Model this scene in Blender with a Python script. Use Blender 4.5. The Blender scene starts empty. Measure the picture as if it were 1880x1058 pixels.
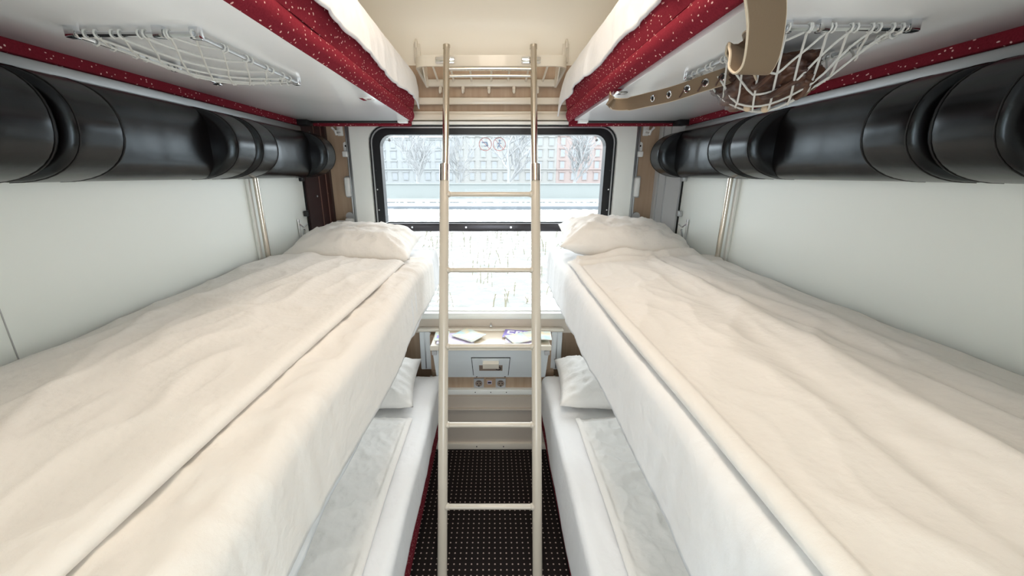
import bpy, bmesh, math, random
from mathutils import Vector, Matrix, noise
PI = math.pi
SC = bpy.context.scene
COL = SC.collection
H = 1.63            # eye height above the floor; all modelling below is given relative to the eye

# ------------------------------------------------------------------ camera
PITCH = math.atan2(209, 708)
cd = bpy.data.cameras.new('camera'); cam = bpy.data.objects.new('camera', cd); COL.objects.link(cam)
cam.location = (0, 0, H); cam.rotation_euler = (PI/2 - PITCH, 0, 0)
cd.sensor_width = 36.0; cd.lens = 708/1880*36.0
cd.shift_x = 35/1880; cd.clip_start = 0.02; cd.clip_end = 600
SC.camera = cam

# ------------------------------------------------------------------ world, lights, exposure
w = bpy.data.worlds.new('overcast_sky'); SC.world = w; w.use_nodes = True
bg = w.node_tree.nodes['Background']; bg.inputs[0].default_value = (0.89, 0.955, 1.0, 1); bg.inputs[1].default_value = 6.4
SC.view_settings.view_transform = 'Standard'; SC.view_settings.look = 'None'
SC.view_settings.gamma = 1.0; SC.view_settings.use_curve_mapping = False
SC.view_settings.exposure = 0.0
SC.cycles.use_denoising = True
SC.cycles.max_bounces = 12; SC.cycles.diffuse_bounces = 9; SC.cycles.glossy_bounces = 4
SC.cycles.transparent_max_bounces = 12
SC.cycles.sample_clamp_indirect = 8.0

def area(name, loc, rot, sx, sy, power, color, spread=PI, portal=False):
    l = bpy.data.lights.new(name, 'AREA'); l.shape = 'RECTANGLE'; l.size = sx; l.size_y = sy
    l.energy = power; l.color = color; l.spread = spread
    if portal: l.cycles.is_portal = True
    o = bpy.data.objects.new(name, l); COL.objects.link(o); o.location = (loc[0], loc[1], loc[2] + H); o.rotation_euler = rot
    return o
area('window_portal', (0, 2.27, -0.28), (-PI/2, 0, 0), 1.26, 1.02, 1, (1, 1, 1), portal=True)
# warm ceiling lamp of the compartment (its fitting is built below) ; daylight also comes from the corridor window behind the open door
area('ceiling_lamp_light', (0, 0.80, 0.835), (0, 0, 0), 0.26, 0.90, 7.6, (1.0, 0.855, 0.725))
area('corridor_window_portal', (0, -1.01, -0.49), (PI/2, 0, 0), 1.36, 1.22, 1, (1, 1, 1), portal=True)

# ------------------------------------------------------------------ materials
def lin(c):
    return tuple(((x/255)/12.92 if x/255 <= 0.04045 else ((x/255+0.055)/1.055)**2.4) for x in c)
def mat(name, rgb, rough=0.5, metal=0.0, spec=0.5, bump=None, sheen=0, coat=0, vary=None):
    m = bpy.data.materials.new(name); m.use_nodes = True
    nt = m.node_tree; b = nt.nodes['Principled BSDF']
    b.inputs['Base Color'].default_value = (*lin(rgb), 1); b.inputs['Roughness'].default_value = rough
    b.inputs['Metallic'].default_value = metal; b.inputs['Specular IOR Level'].default_value = spec
    if sheen: b.inputs['Sheen Weight'].default_value = sheen
    if coat: b.inputs['Coat Weight'].default_value = coat
    tc = nt.nodes.new('ShaderNodeTexCoord')
    if bump:
        hsum = None
        for (sc, st, det) in bump:
            n = nt.nodes.new('ShaderNodeTexNoise'); n.inputs['Detail'].default_value = det
            if isinstance(sc, tuple):
                mp = nt.nodes.new('ShaderNodeMapping'); mp.inputs['Scale'].default_value = sc
                nt.links.new(tc.outputs['Object'], mp.inputs[0]); nt.links.new(mp.outputs[0], n.inputs['Vector']); n.inputs['Scale'].default_value = 1
            else:
                nt.links.new(tc.outputs['Object'], n.inputs['Vector']); n.inputs['Scale'].default_value = sc
            mu = nt.nodes.new('ShaderNodeMath'); mu.operation = 'MULTIPLY'; mu.inputs[1].default_value = st
            nt.links.new(n.outputs[0], mu.inputs[0])
            if hsum is None: hsum = mu
            else:
                ad = nt.nodes.new('ShaderNodeMath'); ad.operation = 'ADD'
                nt.links.new(hsum.outputs[0], ad.inputs[0]); nt.links.new(mu.outputs[0], ad.inputs[1]); hsum = ad
        bp = nt.nodes.new('ShaderNodeBump'); bp.inputs['Strength'].default_value = 1.0; bp.inputs['Distance'].default_value = 1.0
        nt.links.new(hsum.outputs[0], bp.inputs['Height']); nt.links.new(bp.outputs[0], b.inputs['Normal'])
    if vary:
        (rgb2, sc) = vary
        n = nt.nodes.new('ShaderNodeTexNoise'); n.inputs['Detail'].default_value = 4
        mp = nt.nodes.new('ShaderNodeMapping'); mp.inputs['Scale'].default_value = sc if isinstance(sc, tuple) else (sc, sc, sc)
        nt.links.new(tc.outputs['Object'], mp.inputs[0]); nt.links.new(mp.outputs[0], n.inputs['Vector']); n.inputs['Scale'].default_value = 1
        rp = nt.nodes.new('ShaderNodeValToRGB'); rp.color_ramp.elements[0].position = .35; rp.color_ramp.elements[1].position = .65
        rp.color_ramp.elements[0].color = (*lin(rgb), 1); rp.color_ramp.elements[1].color = (*lin(rgb2), 1)
        nt.links.new(n.outputs[0], rp.inputs[0]); nt.links.new(rp.outputs[0], b.inputs['Base Color'])
    return m

M = {}
M['linen'] = mat('white_linen', (230, 226, 221), 0.9, spec=0.2, bump=[(14, 0.006, 3), (60, 0.0012, 4), (900, 0.00012, 2)], sheen=.1)
M['sheet'] = mat('white_sheet', (230, 230, 231), 0.9, spec=0.2, bump=[(9, 0.008, 3), (45, 0.0014, 4), (900, 0.0001, 2)], sheen=.1)
M['wall'] = mat('offwhite_laminate', (236, 240, 236), 0.42, spec=.4, bump=[(500, 0.00004, 2)])
M['laminate'] = mat('white_glossy_laminate', (236, 238, 240), 0.16, spec=.5, bump=[(6, 0.0008, 2)])
M['ceil'] = mat('cream_ceiling_laminate', (246, 239, 226), 0.4)
M['wood'] = mat('tan_wood_laminate', (182, 158, 134), 0.45, vary=((170, 144, 120), (40, 40, 2.5)))
M['taupe'] = mat('taupe_panel', (196, 184, 170), 0.5)
M['cream'] = mat('cream_enamel', (226, 218, 204), 0.3, coat=.2)
M['beige'] = mat('beige_enamel_ladder', (198, 189, 174), 0.28, coat=.3)
M['surround'] = mat('pale_window_surround', (238, 240, 236), 0.35)
M['alu'] = mat('brushed_aluminium', (188, 190, 192), 0.38, metal=.85)
M['steel'] = mat('polished_steel', (214, 206, 194), 0.2, metal=1)
M['chrome'] = mat('chrome', (220, 222, 225), 0.1, metal=1)
M['rubber'] = mat('black_rubber', (14, 15, 20), 0.35)
M['darkbar'] = mat('dark_metal_bar', (70, 68, 72), 0.3, metal=.6)
M['leather'] = mat('dark_brown_leather', (13, 9, 9), 0.27, spec=.5, bump=[(320, 0.00005, 3), (40, 0.00035, 2)])
M['leather'].node_tree.nodes['Principled BSDF'].inputs['Specular Tint'].default_value = (.80, .92, 1.0, 1)  # blue tint stands in for the cool wall's reflection on the leather
M['seam'] = mat('black_thread', (12, 10, 10), 0.6)
M['darkpanel'] = mat('dark_brown_vinyl', (46, 20, 20), 0.4)
M['darkline'] = mat('brown_piping', (110, 80, 70), 0.4)
M['greypanel'] = mat('grey_end_panel', (186, 188, 190), 0.35)
M['plastic'] = mat('white_plastic', (232, 232, 230), 0.3)
M['greyplastic'] = mat('grey_plastic', (176, 176, 178), 0.4)
M['black'] = mat('black_gap', (10, 10, 11), 0.6)
M['tablegrey'] = mat('pale_grey_enamel', (222, 227, 230), 0.35)
M['tabletop'] = mat('beige_tabletop', (220, 206, 186), 0.25)
M['greige'] = mat('greige_heater_cover', (190, 180, 168), 0.45)
M['plate'] = mat('brown_grey_plate', (140, 124, 112), 0.4)
M['strap'] = mat('tan_strap_leather', (116, 98, 77), 0.6, bump=[(300, 0.0002, 3)])
M['strapedge'] = mat('pale_strap_edge', (196, 182, 160), 0.6)
M['bag'] = mat('dark_brown_bag_leather', (58, 34, 26), 0.5, bump=[(60, 0.002, 4)], vary=((92, 62, 46), 40))
M['bead'] = mat('wooden_bead', (200, 178, 150), 0.5)
M['cord'] = mat('pale_net_cord', (206, 206, 202), 0.7)
M['purple'] = mat('violet_print', (134, 116, 190), 0.4)
M['lilac'] = mat('lilac_print', (206, 196, 224), 0.4)
M['paper'] = mat('white_paper', (240, 240, 240), 0.5)
M['tanprint'] = mat('sand_print', (222, 194, 148), 0.4, vary=((150, 196, 206), (14, 14, 3)))
M['blueprint'] = mat('pale_blue_print', (176, 206, 214), 0.4, vary=((226, 206, 170), (12, 12, 3)))
M['ringred'] = mat('pale_red_print', (232, 170, 172), 0.5)
M['signblue'] = mat('pale_blue_ink', (160, 188, 226), 0.5)
M['lampglass'] = mat('lamp_diffuser', (250, 240, 220), 0.4)
_e = M['lampglass'].node_tree.nodes['Principled BSDF']; _e.inputs['Emission Color'].default_value = (1, .88, .7, 1); _e.inputs['Emission Strength'].default_value = 3
M['door'] = mat('grey_brown_corridor', (120, 108, 98), 0.6)
# exterior
M['snow'] = mat('patchy_snow', (108, 108, 104), 0.9, bump=[(1.2, .25, 4)], vary=((244, 246, 248), (3.2, 3.2, 3.2)))
for _n in M['snow'].node_tree.nodes:
    if _n.type == 'VALTORGB': _n.color_ramp.elements[0].position = .50; _n.color_ramp.elements[1].position = .64
M['road'] = mat('wet_grey_road', (92, 98, 104), 0.6)
M['fence'] = mat('pale_mint_wall', (126, 131, 130), 0.8)
M['facade_grey'] = mat('pale_grey_render', (134, 137, 138), 0.9)
M['facade_cream'] = mat('pale_cream_render', (135, 135, 133), 0.9)
M['facade_pink'] = mat('pale_brick_pink', (140, 128, 125), 0.9)
M['roofsnow'] = mat('snowy_roof', (140, 141, 142), 0.9)
M['glassdark'] = mat('far_window_glass', (126, 130, 134), 0.5)
M['bark'] = mat('hazed_bark', (142, 143, 144), 0.9)  # outdoor haze is put into this pale bark colour
M['weed'] = mat('dry_weed', (112, 108, 92), 0.9)

def red_fabric():
    m = mat('dark_red_flecked_fabric', (140, 26, 42), 0.95, spec=.05)
    nt = m.node_tree; b = nt.nodes['Principled BSDF']
    tc = nt.nodes.new('ShaderNodeTexCoord')
    mask = None
    for (sc, rot, thr) in (((40, 80, 80), .5, .15), ((88, 44, 88), -.6, .13)):
        mp = nt.nodes.new('ShaderNodeMapping'); mp.inputs['Scale'].default_value = sc; mp.inputs['Rotation'].default_value = (rot, rot*.6, rot)
        v = nt.nodes.new('ShaderNodeTexVoronoi'); v.inputs['Scale'].default_value = 1; v.inputs['Randomness'].default_value = .55
        nt.links.new(tc.outputs['Object'], mp.inputs[0]); nt.links.new(mp.outputs[0], v.inputs['Vector'])
        l = nt.nodes.new('ShaderNodeMath'); l.operation = 'LESS_THAN'; l.inputs[1].default_value = thr
        nt.links.new(v.outputs['Distance'], l.inputs[0])
        if mask is None: mask = l
        else:
            a = nt.nodes.new('ShaderNodeMath'); a.operation = 'MAXIMUM'
            nt.links.new(mask.outputs[0], a.inputs[0]); nt.links.new(l.outputs[0], a.inputs[1]); mask = a
    n = nt.nodes.new('ShaderNodeTexNoise'); n.inputs['Scale'].default_value = 300
    nt.links.new(tc.outputs['Object'], n.inputs['Vector'])
    mb = nt.nodes.new('ShaderNodeMix'); mb.data_type = 'RGBA'
    mb.inputs['A'].default_value = (*lin((106, 28, 40)), 1); mb.inputs['B'].default_value = (*lin((138, 44, 57)), 1)
    nt.links.new(n.outputs[0], mb.inputs['Factor'])
    mx = nt.nodes.new('ShaderNodeMix'); mx.data_type = 'RGBA'; mx.inputs['B'].default_value = (*lin((226, 186, 180)), 1)
    nt.links.new(mask.outputs[0], mx.inputs['Factor']); nt.links.new(mb.outputs['Result'], mx.inputs['A'])
    nt.links.new(mx.outputs['Result'], b.inputs['Base Color'])
    return m
M['red'] = red_fabric()

def carpet_mat():
    m = mat('dark_dotted_carpet', (26, 22, 22), 0.95, spec=.1)
    nt = m.node_tree; b = nt.nodes['Principled BSDF']
    tc = nt.nodes.new('ShaderNodeTexCoord')
    sp = nt.nodes.new('ShaderNodeSeparateXYZ'); nt.links.new(tc.outputs['Object'], sp.inputs[0])
    def math_(op, a, bb=None):
        n = nt.nodes.new('ShaderNodeMath'); n.operation = op
        for i, x in enumerate((a, bb)):
            if x is None: continue
            if isinstance(x, (int, float)): n.inputs[i].default_value = x
            else: nt.links.new(x, n.inputs[i])
        return n.outputs[0]
    P = 0.0255
    ds = []
    for ax in ('X', 'Y'):
        f = math_('FRACT', math_('DIVIDE', math_('ADD', sp.outputs[ax], 10.0), P))
        ds.append(math_('ABSOLUTE', math_('SUBTRACT', f, 0.5)))
    r = math_('SQRT', math_('ADD', math_('POWER', ds[0], 2.0), math_('POWER', ds[1], 2.0)))
    dot = math_('LESS_THAN', r, 0.13)
    mx = nt.nodes.new('ShaderNodeMix'); mx.data_type = 'RGBA'
    mx.inputs['A'].default_value = (*lin((34, 29, 28)), 1); mx.inputs['B'].default_value = (*lin((178, 160, 150)), 1)
    nt.links.new(dot, mx.inputs['Factor']); nt.links.new(mx.outputs['Result'], b.inputs['Base Color'])
    return m
M['carpet'] = carpet_mat()

def glass_mat():
    m = bpy.data.materials.new('window_glass'); m.use_nodes = True; nt = m.node_tree; nt.nodes.clear()
    o = nt.nodes.new('ShaderNodeOutputMaterial'); mix = nt.nodes.new('ShaderNodeMixShader')
    t = nt.nodes.new('ShaderNodeBsdfTransparent'); t.inputs[0].default_value = (.97, .98, .98, 1)
    g = nt.nodes.new('ShaderNodeBsdfGlossy'); g.inputs['Roughness'].default_value = .02
    lw = nt.nodes.new('ShaderNodeFresnel'); lw.inputs[0].default_value = 1.12
    nt.links.new(lw.outputs[0], mix.inputs[0]); nt.links.new(t.outputs[0], mix.inputs[1]); nt.links.new(g.outputs[0], mix.inputs[2])
    nt.links.new(mix.outputs[0], o.inputs[0]); return m
M['glass'] = glass_mat()

# ------------------------------------------------------------------ object helpers
WLOC = {}
def link(o, parent, base):
    COL.objects.link(o)
    WLOC[o.name] = Vector(base)
    if parent is not None:
        o.parent = parent; o.location = Vector(base) - WLOC[parent.name]
    else:
        o.location = Vector(base) + Vector((0, 0, H))
    return o
def tag(o, label=None, cat=None, group=None, kind=None):
    if label: o['label'] = label
    if cat: o['category'] = cat
    if group: o['group'] = group
    if kind: o['kind'] = kind
    return o
def thing(name, base, label, cat, group=None):
    o = bpy.data.objects.new(name, None); o.empty_display_size = .05
    link(o, None, base); return tag(o, label, cat, group)
def obj(name, bm, m, parent=None, smooth=True, auto=35, mods=()):
    """links a bmesh given in eye-relative coordinates as one mesh object with its origin at its base"""
    bmesh.ops.recalc_face_normals(bm, faces=bm.faces[:])
    vs = [v.co for v in bm.verts]
    base = Vector(((min(v.x for v in vs)+max(v.x for v in vs))/2, (min(v.y for v in vs)+max(v.y for v in vs))/2, min(v.z for v in vs)))
    for v in bm.verts: v.co -= base
    me = bpy.data.meshes.new(name); bm.to_mesh(me); bm.free()
    for mm in (m if isinstance(m, (list, tuple)) else [m]): me.materials.append(mm)
    if smooth:
        me.shade_smooth()
        if auto and auto < 180: me.set_sharp_from_angle(angle=math.radians(auto))
    o = bpy.data.objects.new(name, me)
    link(o, parent, base)
    for (typ, kw) in mods:
        md = o.modifiers.new(typ.lower(), typ)
        for k, v in kw.items(): setattr(md, k, v)
    return o
def struct(name, bm, m, parent=None, **kw):
    o = obj(name, bm, m, parent, **kw)
    if parent is None: o['kind'] = 'structure'
    return o
def NB(): return bmesh.new()
def box(bm, x0, x1, y0, y1, z0, z1, bev=0.0, seg=2):
    x0, x1 = min(x0, x1), max(x0, x1); y0, y1 = min(y0, y1), max(y0, y1); z0, z1 = min(z0, z1), max(z0, z1)
    t = bmesh.new(); bmesh.ops.create_cube(t, size=1)
    for v in t.verts: v.co = Vector(((x0+x1)/2 + v.co.x*(x1-x0), (y0+y1)/2 + v.co.y*(y1-y0), (z0+z1)/2 + v.co.z*(z1-z0)))
    if bev > 0:
        bev = min(bev, abs(x1-x0)*.49, abs(y1-y0)*.49, abs(z1-z0)*.49)
        bmesh.ops.bevel(t, geom=t.edges[:], offset=bev, segments=seg, profile=.5, affect='EDGES')
    me = bpy.data.meshes.new('t'); t.to_mesh(me); t.free(); bm.from_mesh(me); bpy.data.meshes.remove(me)
    return bm
def loft(bm, rings, caps=True, closed=True, ring_closed=True):
    R = [[bm.verts.new(p) for p in r] for r in rings]
    n = len(R[0])
    m = len(R) if not closed or True else len(R)
    for i in range(len(R)-1):
        for j in range(n if ring_closed else n-1):
            a, b, c, d = R[i][j], R[i][(j+1) % n], R[i+1][(j+1) % n], R[i+1][j]
            try: bm.faces.new((a, b, c, d))
            except ValueError: pass
    if caps and ring_closed:
        bm.faces.new(R[0][::-1]); bm.faces.new(R[-1])
    return R
def frames(pts, closed=False):
    pts = [Vector(p) for p in pts]; n = len(pts); T = []
    for i in range(n):
        if closed: t = pts[(i+1) % n] - pts[i-1]
        else: t = pts[min(i+1, n-1)] - pts[max(i-1, 0)]
        if t.length < 1e-9: t = Vector((0, 0, 1))
        T.append(t.normalized())
    up = Vector((0, 0, 1)) if abs(T[0].z) < .9 else Vector((1, 0, 0))
    N = [(up - T[0]*up.dot(T[0])).normalized()]
    for i in range(1, n):
        v = N[-1] - T[i]*N[-1].dot(T[i])
        N.append(v.normalized() if v.length > 1e-6 else N[-1])
    return pts, T, N
def tube(bm, pts, r, seg=8, closed=False, caps=True):
    pts, T, N = frames(pts, closed); rings = []
    for i, p in enumerate(pts):
        B = T[i].cross(N[i]); rr = r[i] if isinstance(r, (list, tuple)) else r
        rings.append([p + (N[i]*math.cos(2*PI*k/seg) + B*math.sin(2*PI*k/seg))*rr for k in range(seg)])
    if closed: rings.append(rings[0])
    if closed:
        R = [[bm.verts.new(p) for p in r_] for r_ in rings[:-1]]
        n = len(R)
        for i in range(n):
            for j in range(seg):
                bm.faces.new((R[i][j], R[i][(j+1) % seg], R[(i+1) % n][(j+1) % seg], R[(i+1) % n][j]))
    else: loft(bm, rings, caps)
    return bm
def cyl(bm, a, b, r, seg=16): return tube(bm, [a, b], r, seg)
def ball(bm, c, r, seg=12, sq=(1, 1, 1)):
    bmesh.ops.create_uvsphere(bm, u_segments=seg, v_segments=max(6, seg//2+2), radius=1, matrix=Matrix.Translation(Vector(c)) @ Matrix.Diagonal((r*sq[0], r*sq[1], r*sq[2], 1)))
    return bm
def extrude_poly(bm, pts, vec):
    vec = Vector(vec); a = [bm.verts.new(Vector(p)) for p in pts]; b = [bm.verts.new(Vector(p)+vec) for p in pts]
    bm.faces.new(a); bm.faces.new(b[::-1]); n = len(a)
    for i in range(n): bm.faces.new((a[i], b[i], b[(i+1) % n], a[(i+1) % n]))
    return bm
def rrect(x0, x1, z0, z1, r, n=6):
    """rounded rectangle in x,z; r one radius or (bottom-left, bottom-right, top-right, top-left)"""
    rs = r if isinstance(r, (tuple, list)) else (r,)*4
    out = []
    for (cx, cz, a0, rr) in ((x0+rs[0], z0+rs[0], PI, rs[0]), (x1-rs[1], z0+rs[1], 1.5*PI, rs[1]), (x1-rs[2], z1-rs[2], 0, rs[2]), (x0+rs[3], z1-rs[3], .5*PI, rs[3])):
        for k in range(n+1):
            a = a0 + k/n*PI/2; out.append((cx+rr*math.cos(a), cz+rr*math.sin(a)))
    return out
def ring_frame(bm, outer, inner, y0, y1):
    n = len(outer)
    r = [[(x, y0, z) for x, z in outer], [(x, y1, z) for x, z in outer], [(x, y1, z) for x, z in inner], [(x, y0, z) for x, z in inner]]
    V = [[bm.verts.new(p) for p in q] for q in r]
    for i in range(4):
        for j in range(n):
            bm.faces.new((V[i][j], V[i][(j+1) % n], V[(i+1) % 4][(j+1) % n], V[(i+1) % 4][j]))
    return bm
def screw(bm, c, r=.004, d=(0, -1, 0)):
    d = Vector(d); c = Vector(c); cyl(bm, c + d*-.001, c + d*.002, r, 10); return bm

# wrinkle field
def wr(x, y, s=0.0, sx=6.0, sy=3.0):
    p = Vector((x*sx + s, y*sy + s*1.7, s*.37))
    a = noise.noise(p); b = 1 - abs(noise.noise(p*1.7 + Vector((5.1, 2.2, s)))); c = noise.noise(p*3.9 + Vector((1, 9, s)))
    d = 1 - abs(noise.noise(p*3.1 + Vector((7, 3, s))))
    return a*.5 + (b**5)*.7 - .35 + c*.14 + (d**6)*.35
def fold(t):  # smooth 0..1
    t = max(0.0, min(1.0, t)); return t*t*(3-2*t)
def cloth(name, S, nu, nv, m, parent=None, th=.006, smooth=True):
    bm = NB(); g = [[bm.verts.new(S(i/nu, j/nv)) for i in range(nu+1)] for j in range(nv+1)]
    for j in range(nv):
        for i in range(nu): bm.faces.new((g[j][i], g[j][i+1], g[j+1][i+1], g[j+1][i]))
    bmesh.ops.recalc_face_normals(bm, faces=bm.faces[:])
    up = sum(f.normal.z*f.calc_area() for f in bm.faces)
    if up < 0: bmesh.ops.reverse_faces(bm, faces=bm.faces[:])
    bm.normal_update()
    n = {v: v.normal.copy() for v in bm.verts}
    top = [v for row in g for v in row]; low = {}
    for v in top: low[v] = bm.verts.new(v.co - n[v]*th)
    for f in bm.faces[:]: bm.faces.new([low[v] for v in reversed(f.verts)])
    rim = [g[0][i] for i in range(nu+1)] + [g[j][nu] for j in range(1, nv+1)] + [g[nv][i] for i in range(nu-1, -1, -1)] + [g[j][0] for j in range(nv-1, 0, -1)]
    for i in range(len(rim)):
        a, b = rim[i], rim[(i+1) % len(rim)]
        bm.faces.new((a, b, low[b], low[a]))
    return obj(name, bm, m, parent, auto=180)
class Path:
    """polyline in x,z parameterised by arc length"""
    def __init__(s, pts):
        s.p = [Vector((a, b)) for a, b in pts]; s.l = [0]
        for i in range(1, len(s.p)): s.l.append(s.l[-1] + (s.p[i]-s.p[i-1]).length)
    def at(s, t):
        d = t*s.l[-1]
        for i in range(1, len(s.p)):
            if d <= s.l[i] + 1e-9:
                k = (d-s.l[i-1])/max(1e-9, s.l[i]-s.l[i-1]); q = s.p[i-1].lerp(s.p[i], k)
                tg = (s.p[i]-s.p[i-1]).normalized(); return q, Vector((-tg.y, tg.x))
        return s.p[-1], Vector((0, 1))
def arc(cx, cz, r, a0, a1, n=6): return [(cx + r*math.cos(a0+(a1-a0)*k/n), cz + r*math.sin(a0+(a1-a0)*k/n)) for k in range(n+1)]

W = 0.95
Y0, Y1 = 0.10, 2.07
# ------------------------------------------------------------------ room shell
CE = 0.90
fl = NB(); box(fl, -1.05, 1.05, -1.0, 2.30, -1.70, -1.63); struct('floor', fl, M['carpet'], smooth=False)
for s, nm in ((-1, 'wall_left'), (1, 'wall_right')):
    b = NB(); box(b, s*W, s*1.03, -.95, 2.26, -1.63, 1.0); struct(nm, b, M['wall'], smooth=False)
b = NB(); box(b, -.951, -.9492, .699, .7012, -.36, -.02); obj('panel_seam', b, M['greyplastic'], bpy.data.objects['wall_left'], smooth=False)
# window wall with the opening; tan wood below and beside it
b = NB()
YW = 2.20
box(b, -.95, -.66, YW, YW+.07, -1.63, .62); box(b, .66, .95, YW, YW+.07, -1.63, .62)
box(b, -.66, .66, YW, YW+.07, -1.63, -.80); box(b, -.66, .66, YW, YW+.07, .25, .62)
struct('wall_front', b, M['wood'], smooth=False)
# curved cream ceiling coming down to the shelf
pts = [(YW+.07, .53), (YW, .53), (YW-.005, .66)]
pts += [(1.75 + .445*math.cos(a), .66 + .24*math.sin(a)) for a in [PI/2*k/10 for k in range(1, 11)]]
pts += [(-.95, CE), (-.95, CE+.06), (YW+.07, CE+.06)]
b = NB(); extrude_poly(b, [(-W, y, z) for y, z in pts], (2*W, 0, 0)); struct('ceiling', b, M['ceil'])
# compartment door wall and corridor behind the camera
b = NB(); box(b, -.95, -.36, -.12, -.06, -1.63, CE); box(b, .36, .95, -.12, -.06, -1.63, CE); box(b, -.36, .36, -.12, -.06, .42, CE)
struct('wall_back', b, M['wall'], smooth=False)
b = NB(); box(b, -.95, -.68, -1.0, -.95, -1.63, CE); box(b, .68, .95, -1.0, -.95, -1.63, CE); box(b, -.68, .68, -1.0, -.95, -1.63, -1.10); box(b, -.68, .68, -1.0, -.95, .12, CE)
struct('wall_corridor', b, M['wall'], smooth=False)

# window_1: surround with rubber, bars and panes
WX = .641
b = NB(); ring_frame(b, rrect(-.75, .75, -.83, .262, .02), rrect(-.655, .655, -.79, .247, .09), YW-.045, YW+.0)
win = struct('window_1', b, M['surround'])
b = NB(); ring_frame(b, rrect(-WX-.012, WX+.012, -.268, .244, (.005, .005, .085, .085)), rrect(-.598, .598, -.262, .199, (.004, .004, .06, .06)), YW-.03, YW+.03)
obj('rubber_gasket', b, M['rubber'], win)
b = NB(); ring_frame(b, rrect(-WX-.003, WX+.003, -.264, .237, (.005, .005, .08, .08)), rrect(-WX+.003, WX-.003, -.262, .231, (.004, .004, .075, .075)), YW-.034, YW-.028)
obj('highlight_line', b, M['alu'], win)  # thin bright ring stands in for the highlight along the rubber
b = NB(); box(b, -WX-.02, WX+.02, YW-.04, YW+.03, -.308, -.262, .006); obj('crossbar', b, M['darkbar'], win)
b = NB()
for x in (-.45, -.15, .1, .38): screw(b, (x, YW-.041, -.284), .005)
for z in (.12, .02, -.08, -.19): screw(b, (-WX+.012, YW-.031, z), .004); screw(b, (WX-.012, YW-.031, z), .004)
obj('screws', b, M['chrome'], win)
b = NB(); ring_frame(b, rrect(-WX-.012, WX+.012, -.795, -.306, .02), rrect(-.62, .62, -.783, -.306, .02), YW-.02, YW+.03)
obj('lower_frame', b, M['surround'], win)
b = NB(); box(b, -.60, .60, YW+.012, YW+.018, -.262, .2); obj('upper_pane', b, M['glass'], win, smooth=False)
b = NB(); box(b, -.62, .62, YW+.012, YW+.018, -.784, -.306); obj('lower_pane', b, M['glass'], win, smooth=False)
b = NB(); cyl(b, (-.555, YW+.004, .175), (-.555, YW+.011, .175), .007); obj('pane_stud', b, M['greyplastic'], win)
b = NB(); cyl(b, (.555, YW+.004, .175), (.555, YW+.011, .175), .007); obj('pane_stud', b, M['greyplastic'], win)
# prohibition stickers on the upper pane
def sticker(x, label, kind):
    t = thing('warning_sticker', (x, YW+.011, .12), label, 'sticker', 'window stickers')
    b = NB(); tube(b, [(x+.033*math.cos(a), YW+.0105, .155+.033*math.sin(a)) for a in [2*PI*k/28 for k in range(28)]], .0019, 6, closed=True)
    cyl(b, (x-.022, YW+.0105, .178), (x+.022, YW+.0105, .132), .0014, 6); obj('red_ring', b, M['ringred'], t)
    b = NB()
    if kind == 0:
        box(b, x-.019, x+.012, YW+.0098, YW+.0112, .160, .167); box(b, x+.006, x+.014, YW+.0098, YW+.0112, .146, .160); box(b, x-.006, x+.016, YW+.0098, YW+.0112, .143, .148)
    else:
        cyl(b, (x+.002, YW+.0105, .173), (x+.002, YW+.0112, .173), .006, 12)
        tube(b, [(x, YW+.0105, .166), (x-.002, YW+.0105, .150), (x-.010, YW+.0105, .136)], .0028, 6); tube(b, [(x-.002, YW+.0105, .150), (x+.009, YW+.0105, .136)], .0026, 6)
        tube(b, [(x-.012, YW+.0105, .155), (x, YW+.0105, .163), (x+.012, YW+.0105, .157)], .0022, 6)
    obj('blue_symbol', b, M['signblue'], t)
sticker(-.041, 'round red-ringed sticker on the upper pane, the one on the left showing a bottle', 'x' and 0)
sticker(.034, 'round red-ringed sticker on the upper pane, the one on the right showing a figure', 1)

# trims on the window wall
b = NB(); box(b, -.70, .70, YW-.03, YW, .345, .378, .006); struct('trim_1', b, M['cream'])
b = NB(); box(b, -.80, .80, YW-.05, YW, .268, .298, .008); box(b, -.80, .80, YW-.035, YW, .298, .312, .004); struct('trim_2', b, M['cream'])
b = NB(); box(b, -.76, .76, YW-.06, YW-.02, -.826, -.788, .006); struct('trim_3', b, M['surround'])
b = NB(); extrude_poly(b, [(-.78, YW, -.826), (-.78, YW-.055, -.826), (-.78, YW-.075, -.905), (-.78, YW, -.905)], (1.56, 0, 0)); struct('trim_4', b, M['taupe'])
b = NB(); cyl(b, (-.012, YW-.085, -.856), (-.012, YW-.06, -.853), .007); ball(b, (-.012, YW-.09, -.856), .009); tag(obj('sill_stud', b, M['chrome']), 'tiny chrome stud on the sill just above the wall table', 'stud')
for s, nm in ((-1, 'trim_5'), (1, 'trim_6')):   # grooved aluminium strips beside the surround
    b = NB(); box(b, s*.752, s*.772, YW-.022, YW, -.83, .26, .003); box(b, s*.776, s*.784, YW-.014, YW, -.83, .26, .002); struct(nm, b, M['alu'])
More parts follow.
